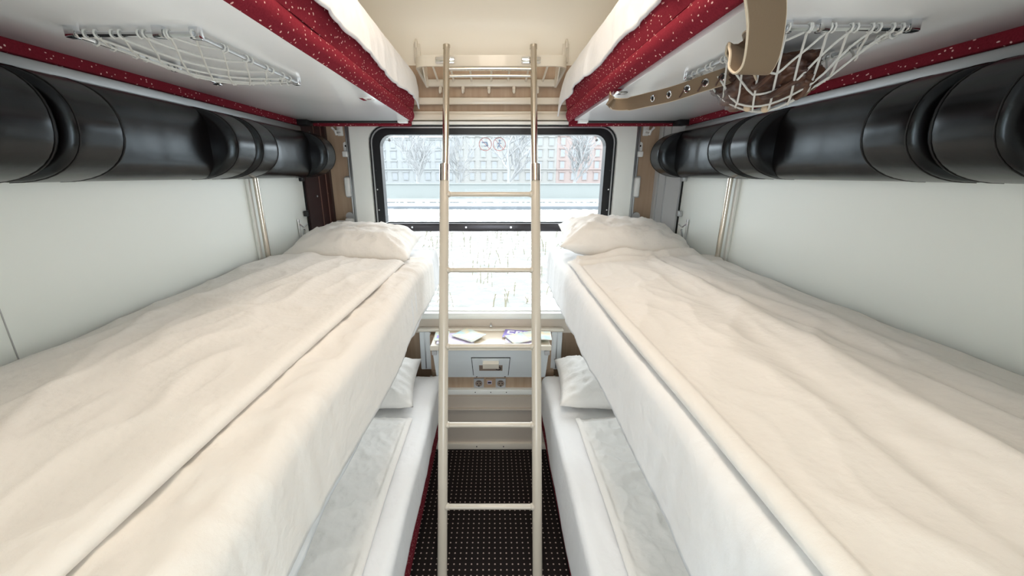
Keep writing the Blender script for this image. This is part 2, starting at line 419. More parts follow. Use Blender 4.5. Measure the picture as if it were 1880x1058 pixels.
# slanting end panels between side walls and window wall
b = NB(); extrude_poly(b, [(-.95, 2.0, -1.63), (-.95, 2.22, -1.63), (-.885, 2.22, -1.63), (-.885, 2.17, -1.63), (-.935, 2.0, -1.63)], (0, 0, 1.89)); pl = struct('trim_7', b, M['darkpanel'], smooth=False)
b = NB()
for k in (.55, .85): tube(b, [(-.935+.05*k, 2.0+.17*k-.003, -.6), (-.935+.05*k, 2.0+.17*k-.003, .24)], .003, 6)
obj('piping', b, M['darkline'], pl)
b = NB()
for z in (.2, .0, -.11): screw(b, (-.916, 2.063, z), .005, (.96, -.28, 0))
for z in (-.1, .14): screw(b, (-.893, 2.143, z), .004, (.96, -.28, 0))
obj('studs', b, M['chrome'], pl)
b = NB(); extrude_poly(b, [(.95, 2.0, -1.63), (.95, 2.22, -1.63), (.885, 2.22, -1.63), (.885, 2.17, -1.63), (.935, 2.0, -1.63)], (0, 0, 1.89)); pr = struct('trim_8', b, M['greypanel'], smooth=False)
b = NB(); tube(b, [(.905, 2.10, -.6), (.905, 2.10, .24)], .004, 6); tube(b, [(.889, 2.152, -.6), (.889, 2.152, .24)], .004, 6); obj('edge_bead', b, M['alu'], pr)
for s, nm in ((-1, 'trim_9'), (1, 'trim_10')):  # dark shadow gap closing the side wall panel
    b = NB(); box(b, s*.951, s*.944, 1.992, 2.0, -.6, .24); struct(nm, b, M['black'], smooth=False)
# aluminium rail between the middle bunks and the walls, pale rail under the top berths
for s, nm in ((-1, 'trim_11'), (1, 'trim_12')):
    b = NB(); box(b, s*.951, s*.930, Y0, 1.99, -.40, -.362, .004); struct(nm, b, M['alu'])
for s, nm in ((-1, 'trim_13'), (1, 'trim_14')):
    b = NB(); box(b, s*.951, s*.925, Y0, 2.0, .198, .222, .004); struct(nm, b, M['alu'])

# ------------------------------------------------------------------ upper berths
def upper_berth(s):
    side = 'left' if s < 0 else 'right'
    t = thing('upper_berth', (s*.66, 1.05, .23), 'red flecked upper berth on the %s with white underside and %s' % (side, 'empty net' if s < 0 else 'a net holding leather'), 'berth', 'upper berths')
    b = NB(); box(b, s*.925, s*.395, Y0, 2.02, .248, .264, .003); obj('underside_board', b, M['laminate'], t)
    xi = .372 if s < 0 else .345
    # upholstered inner lip: a rolled lower edge and a bulging face
    rings = []
    n = 60
    for k in range(n+1):
        y = Y0 + (2.075-Y0)*k/n
        e = 1.0 if k < n-2 else (.95 if k == n-2 else (.8 if k == n-1 else .45))
        q = .0035*noise.noise(Vector((y*5, s, 0))); prof = []
        cx, cz = xi+.032, .272
        for a in range(9):   # roll under the edge
            an = -PI*.62 - a/8*PI*.62
            prof.append((cx + (.031+q)*math.cos(an)*1.0*e, cz + .031*math.sin(an)))
        prof += [(xi+.008+q, .292), (xi+.0+q, .32), (xi-.004+q, .36), (xi+.002, .41), (xi+.02, .455), (xi+.06, .47), (xi+.30, .47), (xi+.30, .268), (xi+.06, .266)]
        rings.append([(s*(x if x > xi+.05 else (xi+.05)-(xi+.05-x)*e), y, z) for x, z in prof])
    b = NB(); loft(b, rings); obj('upholstery', b, M['red'], t, auto=60)
    b = NB(); box(b, s*.95, s*.66, Y0, 2.06, .266, .47, .02); obj('mattress_core', b, M['red'], t)
    b = NB(); box(b, s*.949, s*.928, Y0, 2.03, .224, .262, .006); obj('wall_edge_strip', b, M['red'], t)
    b = NB(); box(b, s*.93, s*(xi+.03), 2.045, 2.07, .228, .262, .006); obj('end_strip', b, M['red'], t)
    b = NB(); box(b, s*.93, s*.43, 2.018, 2.046, .240, .262, .003); obj('end_gap_shade', b, M['black'], t)  # black bar stands in for the shade in the end recess
    b = NB(); box(b, s*.455, s*.41, 1.985, 2.02, .236, .249, .003); obj('latch', b, M['plastic'], t)
    if s < 0:
        b = NB(); box(b, -.452, -.412, 1.435, 1.475, .2465, .249, .001); lb = obj('label_plate', b, M['plastic'], t)
        b = NB(); box(b, -.452, -.440, 1.434, 1.476, .2458, .2472); box(b, -.43, -.416, 1.444, 1.452, .2458, .2468); obj('red_mark', b, M['red'], lb)
    else:
        b = NB(); box(b, .375, .41, 1.29, 1.32, .236, .249, .003); obj('strap_catch', b, M['chrome'], t)
    b = NB(); box(b, s*.93, s*.88, 1.97, 2.04, .225, .248, .003); obj('hinge_block', b, M['black'], t)
    # sheet and duvet draped on the berth
    zt = .49
    P = Path([(.93, zt-.03), (.80, zt), (xi+.05, zt), (xi+.02, zt-.008), (xi+.002, zt-.03), (xi-.008, zt-.07), (xi-.012, .40), (xi-.014, .335)])
    def S(u, v):
        y = .12 + (2.085-.12)*v; q, nn = P.at(u)
        f = fold((u-.75)/.2)
        d = .012*wr(q.x, y, 3.3+s, 7, 4) + f*.008*math.sin(y*9+s+2*math.sin(y*3.1)) * (1 if u > .9 else .6)
        z = q.y + max(0, nn.y)*d + f*(.014*noise.noise(Vector((y*2.2, 3*s, 1))) + .006*noise.noise(Vector((y*9, 4*s, 1))))
        x = q.x - f*max(-.006, d*.9)
        if v > .97: z -= f*.03*(v-.97)/.03 * (1 if s < 0 else 1.8)
        return (s*x, y, z)
    tag(cloth('bed_sheet', S, 70, 150, M['sheet']), 'white bed linen hanging over the inner edge of the %s upper berth' % side, 'bed linen', 'bed linen')
upper_berth(-1); upper_berth(1)

# ------------------------------------------------------------------ headrest rolls
def dprof(s, y, p, hz, zc, n, N=22, back=.004):
    pts = []
    for k in range(N+1):
        a = -PI/2 + PI*k/N
        cx, cz = math.cos(a), math.sin(a)
        x = p*abs(cx)**(2/n); z = hz*math.copysign(abs(cz)**(2/n), cz)
        pts.append((s*(W-back-x), y, zc+z))
    return pts
def headrest(s):
    side = 'left' if s < 0 else 'right'
    t = thing('headrest_roll', (s*.88, 1.05, -.02), 'long dark brown leather headrest roll along the %s wall' % side, 'headrest', 'leather headrest rolls')
    zc, hz = .09, .106
    pair = [2.035, 1.37, .76, .15, -.02]
    ww = .125
    for i in range(3):
        a, c = pair[i+1]+.005, pair[i]-.005
        b = NB()
        y0, y1 = a+ww*.6, c-ww*.6
        loft(b, [dprof(s, y0 + (y1-y0)*k/20, .094 + .003*noise.noise(Vector((k*.6, i, s))), hz, zc, 3.4) for k in range(21)])
        pad = obj('head_cushion', b, M['leather'], t, auto=60)
        for (ya, yb, far) in ((a, a+ww, 0), (c-ww, c, 1)):
            b = NB(); rings = []; m = 18
            for k in range(m+1):
                u = k/m; e = (1-abs(2*u-1)**7)**(1/2.6) if 0 < u < 1 else 0
                sc = .80 + .20*e
                rings.append(dprof(s, ya + (yb-ya)*u, .168*sc*(1 if True else 1), hz*(.93+.075*e), zc, 2.25))
            loft(b, rings); wing = obj('head_wing', b, M['leather'], t, auto=70)
            b = NB()
            for u in (.13, .87): tube(b, [Vector(p) + Vector((-s*.0012, 0, 0)) for p in dprof(s, ya+(yb-ya)*u, .168*(.80+.2*(1-abs(2*u-1)**7)**(1/2.6)), hz*1.002, zc, 2.25)], .0011, 5)
            obj('seam', b, M['seam'], wing)
    # end cap of the roll by the window
    b = NB(); box(b, s*.949, s*.90, 2.025, 2.05, -.01, .18, .01); obj('end_plate', b, M['leather'], t)
headrest(-1); headrest(1)

# ------------------------------------------------------------------ poles, hooks, latches on the side walls
for s in (-1, 1):
    side = 'left' if s < 0 else 'right'
    t = thing('support_pole', (s*.925, 1.56, -.37), 'thin steel pole on the %s wall between bunk and headrest' % side, 'pole', 'wall poles')
    b = NB(); cyl(b, (s*.925, 1.56, -.365), (s*.925, 1.56, 0.03), .010, 14); obj('pole', b, M['steel'], t)
    b = NB(); box(b, s*.95, s*.908, 1.54, 1.585, -.372, -.350, .004); obj('foot_bracket', b, M['alu'], t)
    b = NB(); box(b, s*.95, s*.940, 1.53, 1.55, -.36, .02, .002); obj('wall_strip', b, M['surround'], t)
    b = NB(); z = -.27
    tube(b, [(s*.944, 1.885, z+.06), (s*.944, 1.885, z+.0), (s*.942, 1.885, z-.045), (s*.935, 1.875, z-.05), (s*.915, 1.86, z-.02), (s*.905, 1.855, z+.015)], .005, 8)
    tube(b, [(s*.944, 1.885, z+.04), (s*.93, 1.90, z+.02), (s*.915, 1.91, z+.035)], .004, 8)
    tag(obj('coat_hook', b, M['chrome']), 'small chrome coat hook low on the %s wall beside the pillow' % side, 'hook', 'side wall hooks')
    for z, w_ in ((-.02, 'upper'), (-.19, 'lower')):
        b = NB(); box(b, s*.949, s*.930, 1.955, 1.985, z-.014, z+.014, .004)
        tag(obj('panel_latch', b, M['rubber'] if s < 0 else M['alu']), '%s of two small %s latches at the far edge of the %s wall panel' % (w_, 'black' if s < 0 else 'grey', side), 'latch', 'wall panel latches')
b = NB(); tube(b, [(.885, 2.04, -.345), (.915, 2.055, -.345)], .072, 28); gd = obj('round_cover', b, M['greypanel']); tag(gd, 'grey round disc cover behind the right middle pillow', 'cover')
b = NB(); screw(b, (.883, 2.02, -.30), .004, (-.9, -.4, 0)); obj('screw', b, M['black'], gd)
# fittings on the tan wood strips
for s in (-1, 1):
    pan = 'dark brown panel' if s < 0 else 'grey panel'; side = 'left' if s < 0 else 'right'
    xb = s*.81
    t = thing('coat_hook', (xb, YW, .20), 'white double coat hook at the top of the tan strip, %s of the window' % side, 'hook', 'window strip hooks')
    b = NB(); box(b, xb-.016, xb+.016, YW-.01, YW, .195, .25, .004); obj('plate', b, M['plastic'], t)
    b = NB(); tube(b, [(xb, YW-.008, .225), (xb+s*.015, YW-.03, .215), (xb+s*.03, YW-.04, .235)], .006, 8); tube(b, [(xb, YW-.008, .21), (xb+s*.01, YW-.04, .20), (xb+s*.012, YW-.045, .22)], .006, 8); obj('prong', b, M['plastic'], t)
    xb = s*.788
    t = thing('clip_hook', (xb, YW, .09), 'white keyhole-shaped clip below the double hook, %s of the window' % side, 'clip', 'window strip clips')
    b = NB(); extrude_poly(b, [(xb+x*1.0-.0, YW-.008, z) for x, z in rrect(-.012, .012, .09, .165, .0115)], (0, .008, 0)); obj('plate', b, M['plastic'], t)
    b = NB(); box(b, xb-.016, xb+.014, YW-.03, YW-.006, .088, .118, .006); obj('clip', b, M['plastic'], t)
    b = NB(); cyl(b, (xb, YW-.009, .145), (xb, YW-.0075, .145), .005, 12); obj('keyhole', b, M['black'], t)
    t = thing('wall_fitting', (s*.785, YW, -.13), 'white oblong plastic fitting on the tan strip midway up the %s side of the window' % side, 'fitting', 'window strip fittings')
    xx = s*.785
    b = NB(); box(b, xx-.024, xx+.024, YW-.012, YW, -.125, -.01, .006); obj('base', b, M['greyplastic'], t)
    b = NB(); box(b, xx-.020+s*.004, xx+.012+s*.004, YW-.035, YW-.010, -.12, -.015, .010, 3); obj('grip', b, M['plastic'], t)
    t = thing('window_latch', (s*.80, YW, -.29), 'white latch with a short arm on the tan strip, %s of the window crossbar' % side, 'latch', 'window strip latches')
    xx = s*.80
    b = NB(); box(b, xx-.022, xx+.022, YW-.04, YW, -.295, -.235, .008); obj('body', b, M['plastic'], t)
    b = NB(); cyl(b, (xx, YW-.02, -.225), (xx, YW, -.225), .022, 16); obj('cap', b, M['greyplastic'], t)
    b = NB(); box(b, xx-.008, xx+.008, YW-.0415, YW-.039, -.285, -.25); obj('slot', b, M['black'], t)
    b = NB(); box(b, xx+s*.02, xx+s*.075, YW-.03, YW-.012, -.272, -.248, .004); obj('arm', b, M['plastic'], t)

# ------------------------------------------------------------------ luggage shelf above the window
t = thing('luggage_shelf', (0, 2.1, .43), 'cream metal luggage shelf above the window that the ladder hooks onto', 'shelf')
ox = -.008
b = NB()
fx, rxx = .355, .315
def flatbar(bm, path, hh, th):
    """vertical flat bar along a horizontal path (x,y,z)"""
    pts = [Vector(p) for p in path]; rings = []
    for i, p in enumerate(pts):
        tg = (pts[min(i+1, len(pts)-1)] - pts[max(i-1, 0)]); tg.z = 0; tg.normalize(); nn = Vector((-tg.y, tg.x, 0))
        rings.append([p + nn*th/2 + Vector((0, 0, hh/2)), p - nn*th/2 + Vector((0, 0, hh/2)), p - nn*th/2 - Vector((0, 0, hh/2)), p + nn*th/2 - Vector((0, 0, hh/2))])
    loft(bm, rings)
zf, zr, R = .506, .455, .06
pth = [(ox-fx+.03, YW-.03, zr-.01)]
pth += [(ox-fx, 2.02+R+.01, zf)]
pth += [(ox-fx+R-R*math.cos(a), 2.02+R-R*math.sin(a), zf) for a in [PI/2*k/8 for k in range(9)]]
pth += [(ox+fx-R+R*math.sin(a), 2.02+R-R*math.cos(a), zf) for a in [PI/2*k/8 for k in range(9)]]
pth += [(ox+fx, 2.02+R+.01, zf), (ox+fx-.03, YW-.03, zr-.01)]
flatbar(b, pth, .046, .012); obj('front_rail', b, M['cream'], t, auto=40)
b = NB(); box(b, ox-rxx-.02, ox+rxx+.02, YW-.03, YW-.005, .428, .462, .006); obj('rear_rail', b, M['cream'], t)
for x in (-.27, -.19, -.10, 0.0, .085, .175, .26):
    b = NB(); cyl(b, (ox+x*1.02, 2.028, .49), (ox+x, YW-.02, .452), .0055, 8); obj('slat', b, M['cream'], t)
for x in (-.26, -.145, -.012, .115, .235):
    b = NB(); box(b, ox+x-.008, ox+x+.008, YW-.03, YW-.008, .402, .430, .004); tube(b, [(ox+x, YW-.025, .405), (ox+x, YW-.045, .398), (ox+x, YW-.052, .412)], .006, 8); obj('peg', b, M['cream'], t)
for s in (-1, 1):
    b = NB(); extrude_poly(b, [(ox+s*.325, 2.06, .50), (ox+s*.325, YW-.004, .52), (ox+s*.325, YW-.004, .43), (ox+s*.325, YW-.05, .43)], (s*.006, 0, 0)); obj('end_bracket', b, M['cream'], t, smooth=False)
    xl = -.013 + s*.199
    b = NB(); box(b, xl-.055, xl+.035, 2.005, 2.015, .492, .520, .004); obj('hook_plate', b, M['chrome'], t)
for s in (-1, 1):
    b = NB(); x = s*.372 + ox; yy = YW-.008; tube(b, [(x, yy, .54), (x, yy-.002, .62), (x, yy-.02, .635), (x, yy-.035, .62), (x, yy-.03, .60)], .007, 8); box(b, x-.016, x+.016, yy-.006, yy+.004, .54, .625, .003)
    tag(obj('coat_hook', b, M['cream']), 'small cream hook on the ceiling panel above the %s end of the luggage shelf' % ('left' if s < 0 else 'right'), 'hook', 'hooks above the luggage shelf')

# ------------------------------------------------------------------ ladder
t = thing('ladder', (-.013, 1.21, -1.63), 'beige metal ladder with steel upper end leaning in the aisle on the shelf', 'ladder')
lx = -.013; hw = .199
def LP(z): return 1.76 + .375*z if z > 0 else 1.76 + .345*z
zt = .552
for s in (-1, 1):
    x = lx + s*hw
    b = NB(); rings = []
    for (z) in (-1.628, 0.0):
        rings.append([(x + .0205*math.cos(a), LP(z) + .016*math.sin(a), z) for a in [2*PI*k/20 for k in range(20)]])
    loft(b, rings); obj('stile', b, M['beige'], t)
    b = NB(); cyl(b, (x, LP(-.03), -.03), (x, LP(.04), .04), .0215, 20); obj('collar', b, M['steel'], t)
    xu = lx + s*(hw-.004)
    b = NB(); cyl(b, (xu, LP(.03), .03), (xu, LP(zt), zt), .0145, 18); ut = obj('upper_tube', b, M['steel'], t)
    b = NB(); cyl(b, (xu, LP(zt)-.002, zt-.012), (xu, LP(zt), zt+.004), .0165, 18); obj('end_cap', b, M['steel'], ut)
    b = NB(); tube(b, [(xu, LP(.50), .50), (xu, LP(.51)+.025, .525), (xu, 2.02, .537), (xu, 2.036, .53), (xu, 2.036, .50)], .007, 8); obj('hook', b, M['chrome'], t)
for z in (-.084, -.398, -.708, -1.022, -1.343):
    b = NB(); y = LP(z)
    rings = [[(x, y + .0125*math.cos(a), z + .0105*math.sin(a)) for a in [2*PI*k/14 for k in range(14)]] for x in (lx-hw, lx+hw)]
    loft(b, rings)
    for s in (-1, 1): ball(b, (lx+s*(hw-.018), y, z), .016, 12, (1, 1, .9))
    obj('rung', b, M['beige'], t)
for z, r, dy in ((.452, .0085, 0), (.424, .0065, .012)):
    b = NB(); cyl(b, (lx-hw, LP(z)+dy, z), (lx+hw, LP(z)+dy, z), r, 14); obj('top_rung', b, M['steel'], t)

# ------------------------------------------------------------------ middle bunks
def pillow(name, cx, cy, cz, a, bb, h, rot, tilt, label, seed, tiltx=0, roll=0):
    bm = NB(); n = 36
    Rm = Matrix.Rotation(rot, 4, 'Z') @ Matrix.Rotation(tilt, 4, 'Y') @ Matrix.Rotation(tiltx, 4, 'X')
    def pt(i, j, sg):
        u, v = -1 + 2*i/n, -1 + 2*j/n
        ex = 1 - .07*(1-v*v); ey = 1 - .09*(1-u*u)
        th = max(0, 1-abs(u)**3.2)**.62 * max(0, 1-abs(v)**3.2)**.62
        x, y = u*a*ex, v*bb*ey
        # creases radiating from the corners and seams
        ang = math.atan2(abs(v)-1.05, abs(u)-1.05)
        cr = .010*math.sin(ang*13 + seed)*min(1, 1.2*th)*(abs(u)**2+abs(v)**2)*.5
        d = h*th*(1 + .10*noise.noise(Vector((u*2.1+seed, v*2.1, seed)))) + min(1, th*2)*(cr + .018*wr(x*1.2, y*1.2, seed, 8, 8))
        d = max(d, 0.0015)
        z = d if sg > 0 else -d*.45
        z += .012*(u*u*v*v)
        return Rm @ Vector((x, y, z)) + Vector((cx, cy, cz))
    top = [[bm.verts.new(pt(i, j, 1)) for i in range(n+1)] for j in range(n+1)]
    bot = [[(top[j][i] if i in (0, n) or j in (0, n) else bm.verts.new(pt(i, j, -1))) for i in range(n+1)] for j in range(n+1)]
    for g in (top, bot):
        for j in range(n):
            for i in range(n): bm.faces.new((g[j][i], g[j][i+1], g[j+1][i+1], g[j+1][i]))
    return tag(obj(name, bm, M['linen'], auto=180), label, 'pillow', 'white pillows')

XI = .305; ZM = -.385
def middle_bunk(s):
    side = 'left' if s < 0 else 'right'
    t = thing('middle_bunk', (s*.62, 1.08, -.54), 'middle bunk on the %s wall carrying white bedding level with the window' % side, 'bunk', 'middle bunks')
    b = NB(); box(b, s*.93, s*(XI+.015), Y0, 2.08, -.545, -.50, .006); obj('base_board', b, M['laminate'], t)
    b = NB(); box(b, s*.93, s*(XI+.008), Y0, 2.09, -.498, ZM-.012, .03, 4); obj('mattress', b, M['red'], t)
    # fitted sheet
    P = Path([(.925, ZM-.006), (.80, ZM), (XI+.03, ZM)] + arc(XI+.03, ZM-.03, .03, PI/2, PI, 6)[1:] + [(XI-.002, -.48), (XI-.003, -.575)])
    def S(u, v):
        y = .11 + (2.098-.11)*v; q, nn = P.at(u)
        f = fold((u-.72)/.12)
        d = .006*wr(q.x*1.2, y, 7.7*s, 6, 4) + f*.006*math.sin(y*7 + s + 3*noise.noise(Vector((y*1.3, s, 0))))
        z = q.y + (1-f)*d + f*(u-.8)*.08*noise.noise(Vector((y*1.5, 2*s, 4)))
        x = q.x - f*abs(d)
        if v > .985: k = (v-.985)/.015; z -= .02*k*(1-f); x += .012*k*f
        return (s*x, y, z)
    tag(cloth('fitted_sheet', S, 80, 160, M['sheet']), 'white sheet stretched over the %s middle bunk mattress, bare at the far corner' % side, 'sheet', 'fitted sheets')
middle_bunk(-1); middle_bunk(1)

# left duvet: a lower layer falling over the edge and a folded-over upper layer
t = thing('duvet', (-.62, .9, ZM), 'cream white duvet folded lengthwise with its lower layer hanging over the left middle bunk', 'duvet', 'duvets')
P = Path([(.925, ZM+.012), (.80, ZM+.014), (.45, ZM+.018), (XI+.04, ZM+.016)] + arc(XI+.03, ZM-.026, .042, PI/2, PI*.98, 6)[1:] + [(XI-.014, -.47), (XI-.016, -.545)])
def S(u, v):
    y = .12 + (1.80-.12)*v; q, nn = P.at(u)
    f = fold((u-.74)/.10)
    d = .010*wr(q.x, y, 21.0, 7, 5) + .007*((1-abs(noise.noise(Vector((q.x*7+y*5, y*4-q.x*9, 2.2)))))**4-.4)
    e = fold((1-v)/.03)
    z = q.y + (1-f)*(d*e - .008*(1-e)) + f*(-.012 + .02*noise.noise(Vector((y*2, 3, 4))) + .012*math.sin(y*4.2))*fold((u-.88)/.1)
    # the lower layer is drawn back toward the window end
    x = q.x - f*abs(d)*.35 - f*.005*math.sin(y*8)
    if v > .8: x += f*0
    return (-x, y, z)
cloth_a = cloth('lower_layer', S, 80, 150, M['linen'], t, th=.008)
def fold_x(y): return .40 + .025*fold((y-.3)/1.3)*-1 + .010*noise.noise(Vector((y*1.2, 8, 1)))
def S(u, v):
    y = .12 + (1.61-.12)*v
    xe = fold_x(y); e = fold((1-v)/.035)
    h = .044 + .010*noise.noise(Vector((y*2.3, 1, 5)))
    if u < .86:
        k = u/.86; x = .928 + (xe+.02-.928)*k
        puff = h*(.55 + .45*math.sin(PI*min(1, k*1.15)**.8)) 
        z = ZM + .024 + puff*e + .012*e*wr(x, y, 33.0, 3.6, 2.0)*min(1, (1-k)*6+.25) + .010*math.exp(-((x-.80-.05*math.sin(y*3))/.03)**2)
        z += .010*math.sin(x*9 + y*4)*e*(1-k)
    else:
        k = (u-.86)/.14; a = PI/2 - k*PI*.95
        hh = h*.60*e+.004
        x = xe + .02 - .022*math.cos(a) ; z = ZM + .017 + hh/2 + hh/2*math.sin(a)
    return (-x, y, z)
cloth('upper_layer', S, 100, 170, M['linen'], t, th=.006)

# right duvet: one puffy layer with long creases
def S(u, v):
    y = .12 + (1.66-.12)*v
    xe = .322 + .012*noise.noise(Vector((y*1.7, 3, 2))) + .01*fold((y-1.2)/.4)
    e = fold((1-v)/.05)
    h = .058
    if u < .88:
        k = u/.88; x = .928 + (xe+.02-.928)*k
        puff = h*(.35 + .65*math.sin(PI*min(1, .12+k*.92)**.9))
        z = ZM + .012 + puff*(.35+.65*e) + .009*wr(x, y, 51.0, 5, 2.2)*min(1, (1-k)*6+.3)
        for (x0, sl, w_, am) in ((.62, .06, .022, .010), (.70, -.05, .018, -.010), (.78, .03, .02, .009), (.86, -.02, .018, -.008), (.55, .10, .03, -.007)):
            z += am*math.exp(-((x - x0 - sl*(y-.8) - .015*math.sin(y*4+x0*9))/w_)**2)
        if v > .90:   # bunched rim by the pillow
            z += .018*math.sin((v-.90)/.10*PI)*fold(k*3)*(1+.5*math.sin(x*26))
            z += .008*math.sin((v-.9)*160 + x*12)
    else:
        k = (u-.88)/.12; a = PI/2 - k*PI*.95; hh = h*.62*(.5+.5*e)
        x = xe + .02 - .024*math.cos(a); z = ZM + .003 + hh/2 + hh/2*math.sin(a)
    return (x, y, z)
tag(cloth('duvet', S, 110, 180, M['linen'], th=.006), 'cream white duvet with long creases spread over the right middle bunk', 'duvet', 'duvets')
pillow('pillow', -.635, 1.80, -.335, .275, .205, .105, .03, .02, 'plump white pillow at the window end of the left middle bunk', 1.0, tiltx=.10)
pillow('pillow', .615, 1.81, -.318, .305, .205, .115, -.12, .10, 'plump white pillow with a raised corner at the window end of the right middle bunk', 4.2, tiltx=.12)

# ------------------------------------------------------------------ lower bunks
def lower_bunk(s):
    side = 'left' if s < 0 else 'right'
    xi = .306 if s < 0 else .290
    t = thing('seat_bench', (s*.62, 1.05, -1.63), 'lower bunk seat on the %s with a red flecked front edge above the carpet' % side, 'bunk', 'lower bunks')
    b = NB(); box(b, s*.945, s*(xi+.07), Y0, 1.99, -1.63, -1.46, .004); obj('under_seat_shade', b, M['darkpanel'], t)  # dark box stands in for the open shade below the seat
    b = NB(); box(b, s*.945, s*xi, Y0, 1.995, -1.43 if s < 0 else -1.455, -1.125, .012, 3); obj('cushion', b, M['red'], t)
    zt = -1.108
    zb = -1.305 if s < 0 else -1.395
    P = Path([(.945, zt), (.60, zt), (xi+.03, zt)] + arc(xi+.025, zt-.03, .03, PI/2, PI, 6)[1:] + [(xi-.004, zt-.1), (xi-.004, zb)])
    def S(u, v):
        y = .11 + (2.0-.11)*v; q, nn = P.at(u); f = fold((u-.70)/.1)
        d = .006*wr(q.x, y, 9.1+s, 6, 4)
        z = q.y + (1-f)*d + f*fold((u-.85)/.15)*(.016*noise.noise(Vector((y*3, 3*s, 4))) + (.05*fold((y-1.55)/.25) if s > 0 else .0))
        x = q.x - f*(.0015 + abs(d)*.5 + .0015*math.sin(y*11 + s))
        if v > .985: z -= .02*(v-.985)/.015*(1-f)
        return (s*x, y, z)
    tag(cloth('bed_sheet', S, 80, 150, M['sheet']), 'white sheet covering the %s lower bunk and hanging over its red front' % side, 'sheet', 'lower bunk sheets')
    xe0 = .375 if s < 0 else .385
    def S(u, v):
        y = .12 + (1.55-.12)*v; e = fold((1-v)/.05); h = .05
        xe = xe0 + .012*noise.noise(Vector((y*2, 3*s, 2)))
        if u < .88:
            k = u/.88; x = .93 + (xe+.02-.93)*k
            z = zt + .012 + h*(.45+.55*math.sin(PI*min(1, .1+k*.9)))*(.25+.75*e) + .012*wr(x, y, 71.0+5*s, 5, 6)*min(1, (1-k)*6+.7) + .003*wr(x, y, 17+s, 20, 18)
        else:
            k = (u-.88)/.12; a = PI/2 - k*PI*.95; hh = h*.6*(.4+.6*e)
            x = xe + .02 - .022*math.cos(a); z = zt + .010 + hh/2 + hh/2*math.sin(a)
        return (s*x, y, z)
    tag(cloth('duvet', S, 110, 160, M['linen'], th=.006), 'bluish white crumpled duvet on the %s lower bunk' % side, 'duvet', 'duvets')
lower_bunk(-1); lower_bunk(1)
pillow('pillow', -.655, 1.775, -1.045, .265, .195, .10, .06, .0, 'white pillow on the left lower bunk beside the wall table', 7.7, tiltx=.16)
pillow('pillow', .61, 1.775, -1.045, .28, .20, .105, -.08, .0, 'white pillow on the right lower bunk beside the wall table', 9.1, tiltx=.12)

# ------------------------------------------------------------------ folding wall table with waste bin
tx = -.012
t = thing('wall_table', (tx, 2.06, -1.14), 'pale grey wall table with a waste bin front below the window', 'table')
b = NB(); box(b, tx-.425, tx+.425, YW-.12, YW-.075, -.882, -.868, .005); obj('bracket_lip', b, M['cream'], t)
for s in (-1, 1):
    b = NB(); box(b, tx+s*.355, tx+s*.42, YW-.11, YW-.06, -1.13, -.885, .006); c = obj('side_bracket', b, M['tablegrey'], t)
    b = NB(); box(b, tx+s*.385, tx+s*.392, YW-.113, YW-.108, -1.12, -.89, .001); obj('groove', b, M['alu'], c)
b = NB(); box(b, tx-.355, tx+.355, YW-.13, YW-.06, -1.13, -.90); obj('back_board', b, M['wood'], t, smooth=False)
b = NB(); extrude_poly(b, [(tx+x, y, z) for x, y, z in ((-.33, 0, 0),)] if False else [(tx-.315, 1.893, -.895), (tx-.315, 2.08, -.895), (tx-.315, 2.08, -1.13), (tx-.315, 2.0, -1.13)], (.63, 0, 0))
obj('bin_front', b, M['tablegrey'], t, smooth=False)
b = NB(); box(b, tx-.322, tx+.322, 1.884, 2.085, -.894, -.878, .005); obj('tabletop', b, M['tabletop'], t)
b = NB(); box(b, tx-.324, tx+.324, 1.880, 1.890, -.905, -.876, .004); obj('front_lip', b, M['cream'], t)
def ff(x, q, off=0):   # point on the slanted front: q 0 top .. 1 bottom
    y = 1.893 + .107*q; z = -.895 - .235*q
    return Vector((tx+x, y-off*.91, z-off*.41))
def fpanel(bm, x0, x1, q0, q1, o0, o1, taper=1.0):
    a = [ff(x0, q0, o0), ff(x1, q0, o0), ff(x1*taper, q1, o0), ff(x0*taper, q1, o0)]
    c = [ff(x0, q0, o1), ff(x1, q0, o1), ff(x1*taper, q1, o1), ff(x0*taper, q1, o1)]
    A = [bm.verts.new(p) for p in a]; C_ = [bm.verts.new(p) for p in c]
    bm.faces.new(A); bm.faces.new(C_[::-1])
    for i in range(4): bm.faces.new((A[i], C_[i], C_[(i+1) % 4], A[(i+1) % 4]))
b = NB(); fpanel(b, -.108, .108, .30, .93, -.002, .0012, .94); obj('door_gap', b, M['black'], t, smooth=False)
b = NB(); fpanel(b, -.104, .104, .325, .95, -.002, .004, .94); dr = obj('bin_door', b, M['tablegrey'], t, smooth=False)
b = NB(); fpanel(b, -.066, .066, .55, .74, .003, .0055); rp = obj('recess_plate', b, M['plate'], dr, smooth=False)
b = NB(); fpanel(b, -.044, .044, .40, .555, .003, .028); obj('pull', b, M['cream'], dr, smooth=False)
b = NB(); tube(b, [ff(.042+.014*math.cos(a), .65+.05*math.sin(a), .007) for a in [2*PI*k/16 for k in range(16)]], .0025, 6, closed=True); obj('lock_ring', b, M['darkbar'], dr)
for x in (-.082, .082): b = NB(); ball(b, ff(x, .97, 0), .005); obj('hinge_screw', b, M['darkbar'], t)
for s in (-1, 1):
    b = NB(); box(b, tx+s*.29, tx+s*.317, 1.886, 1.90, -.935, -.91, .003); obj('corner_clip', b, M['greyplastic'], t)
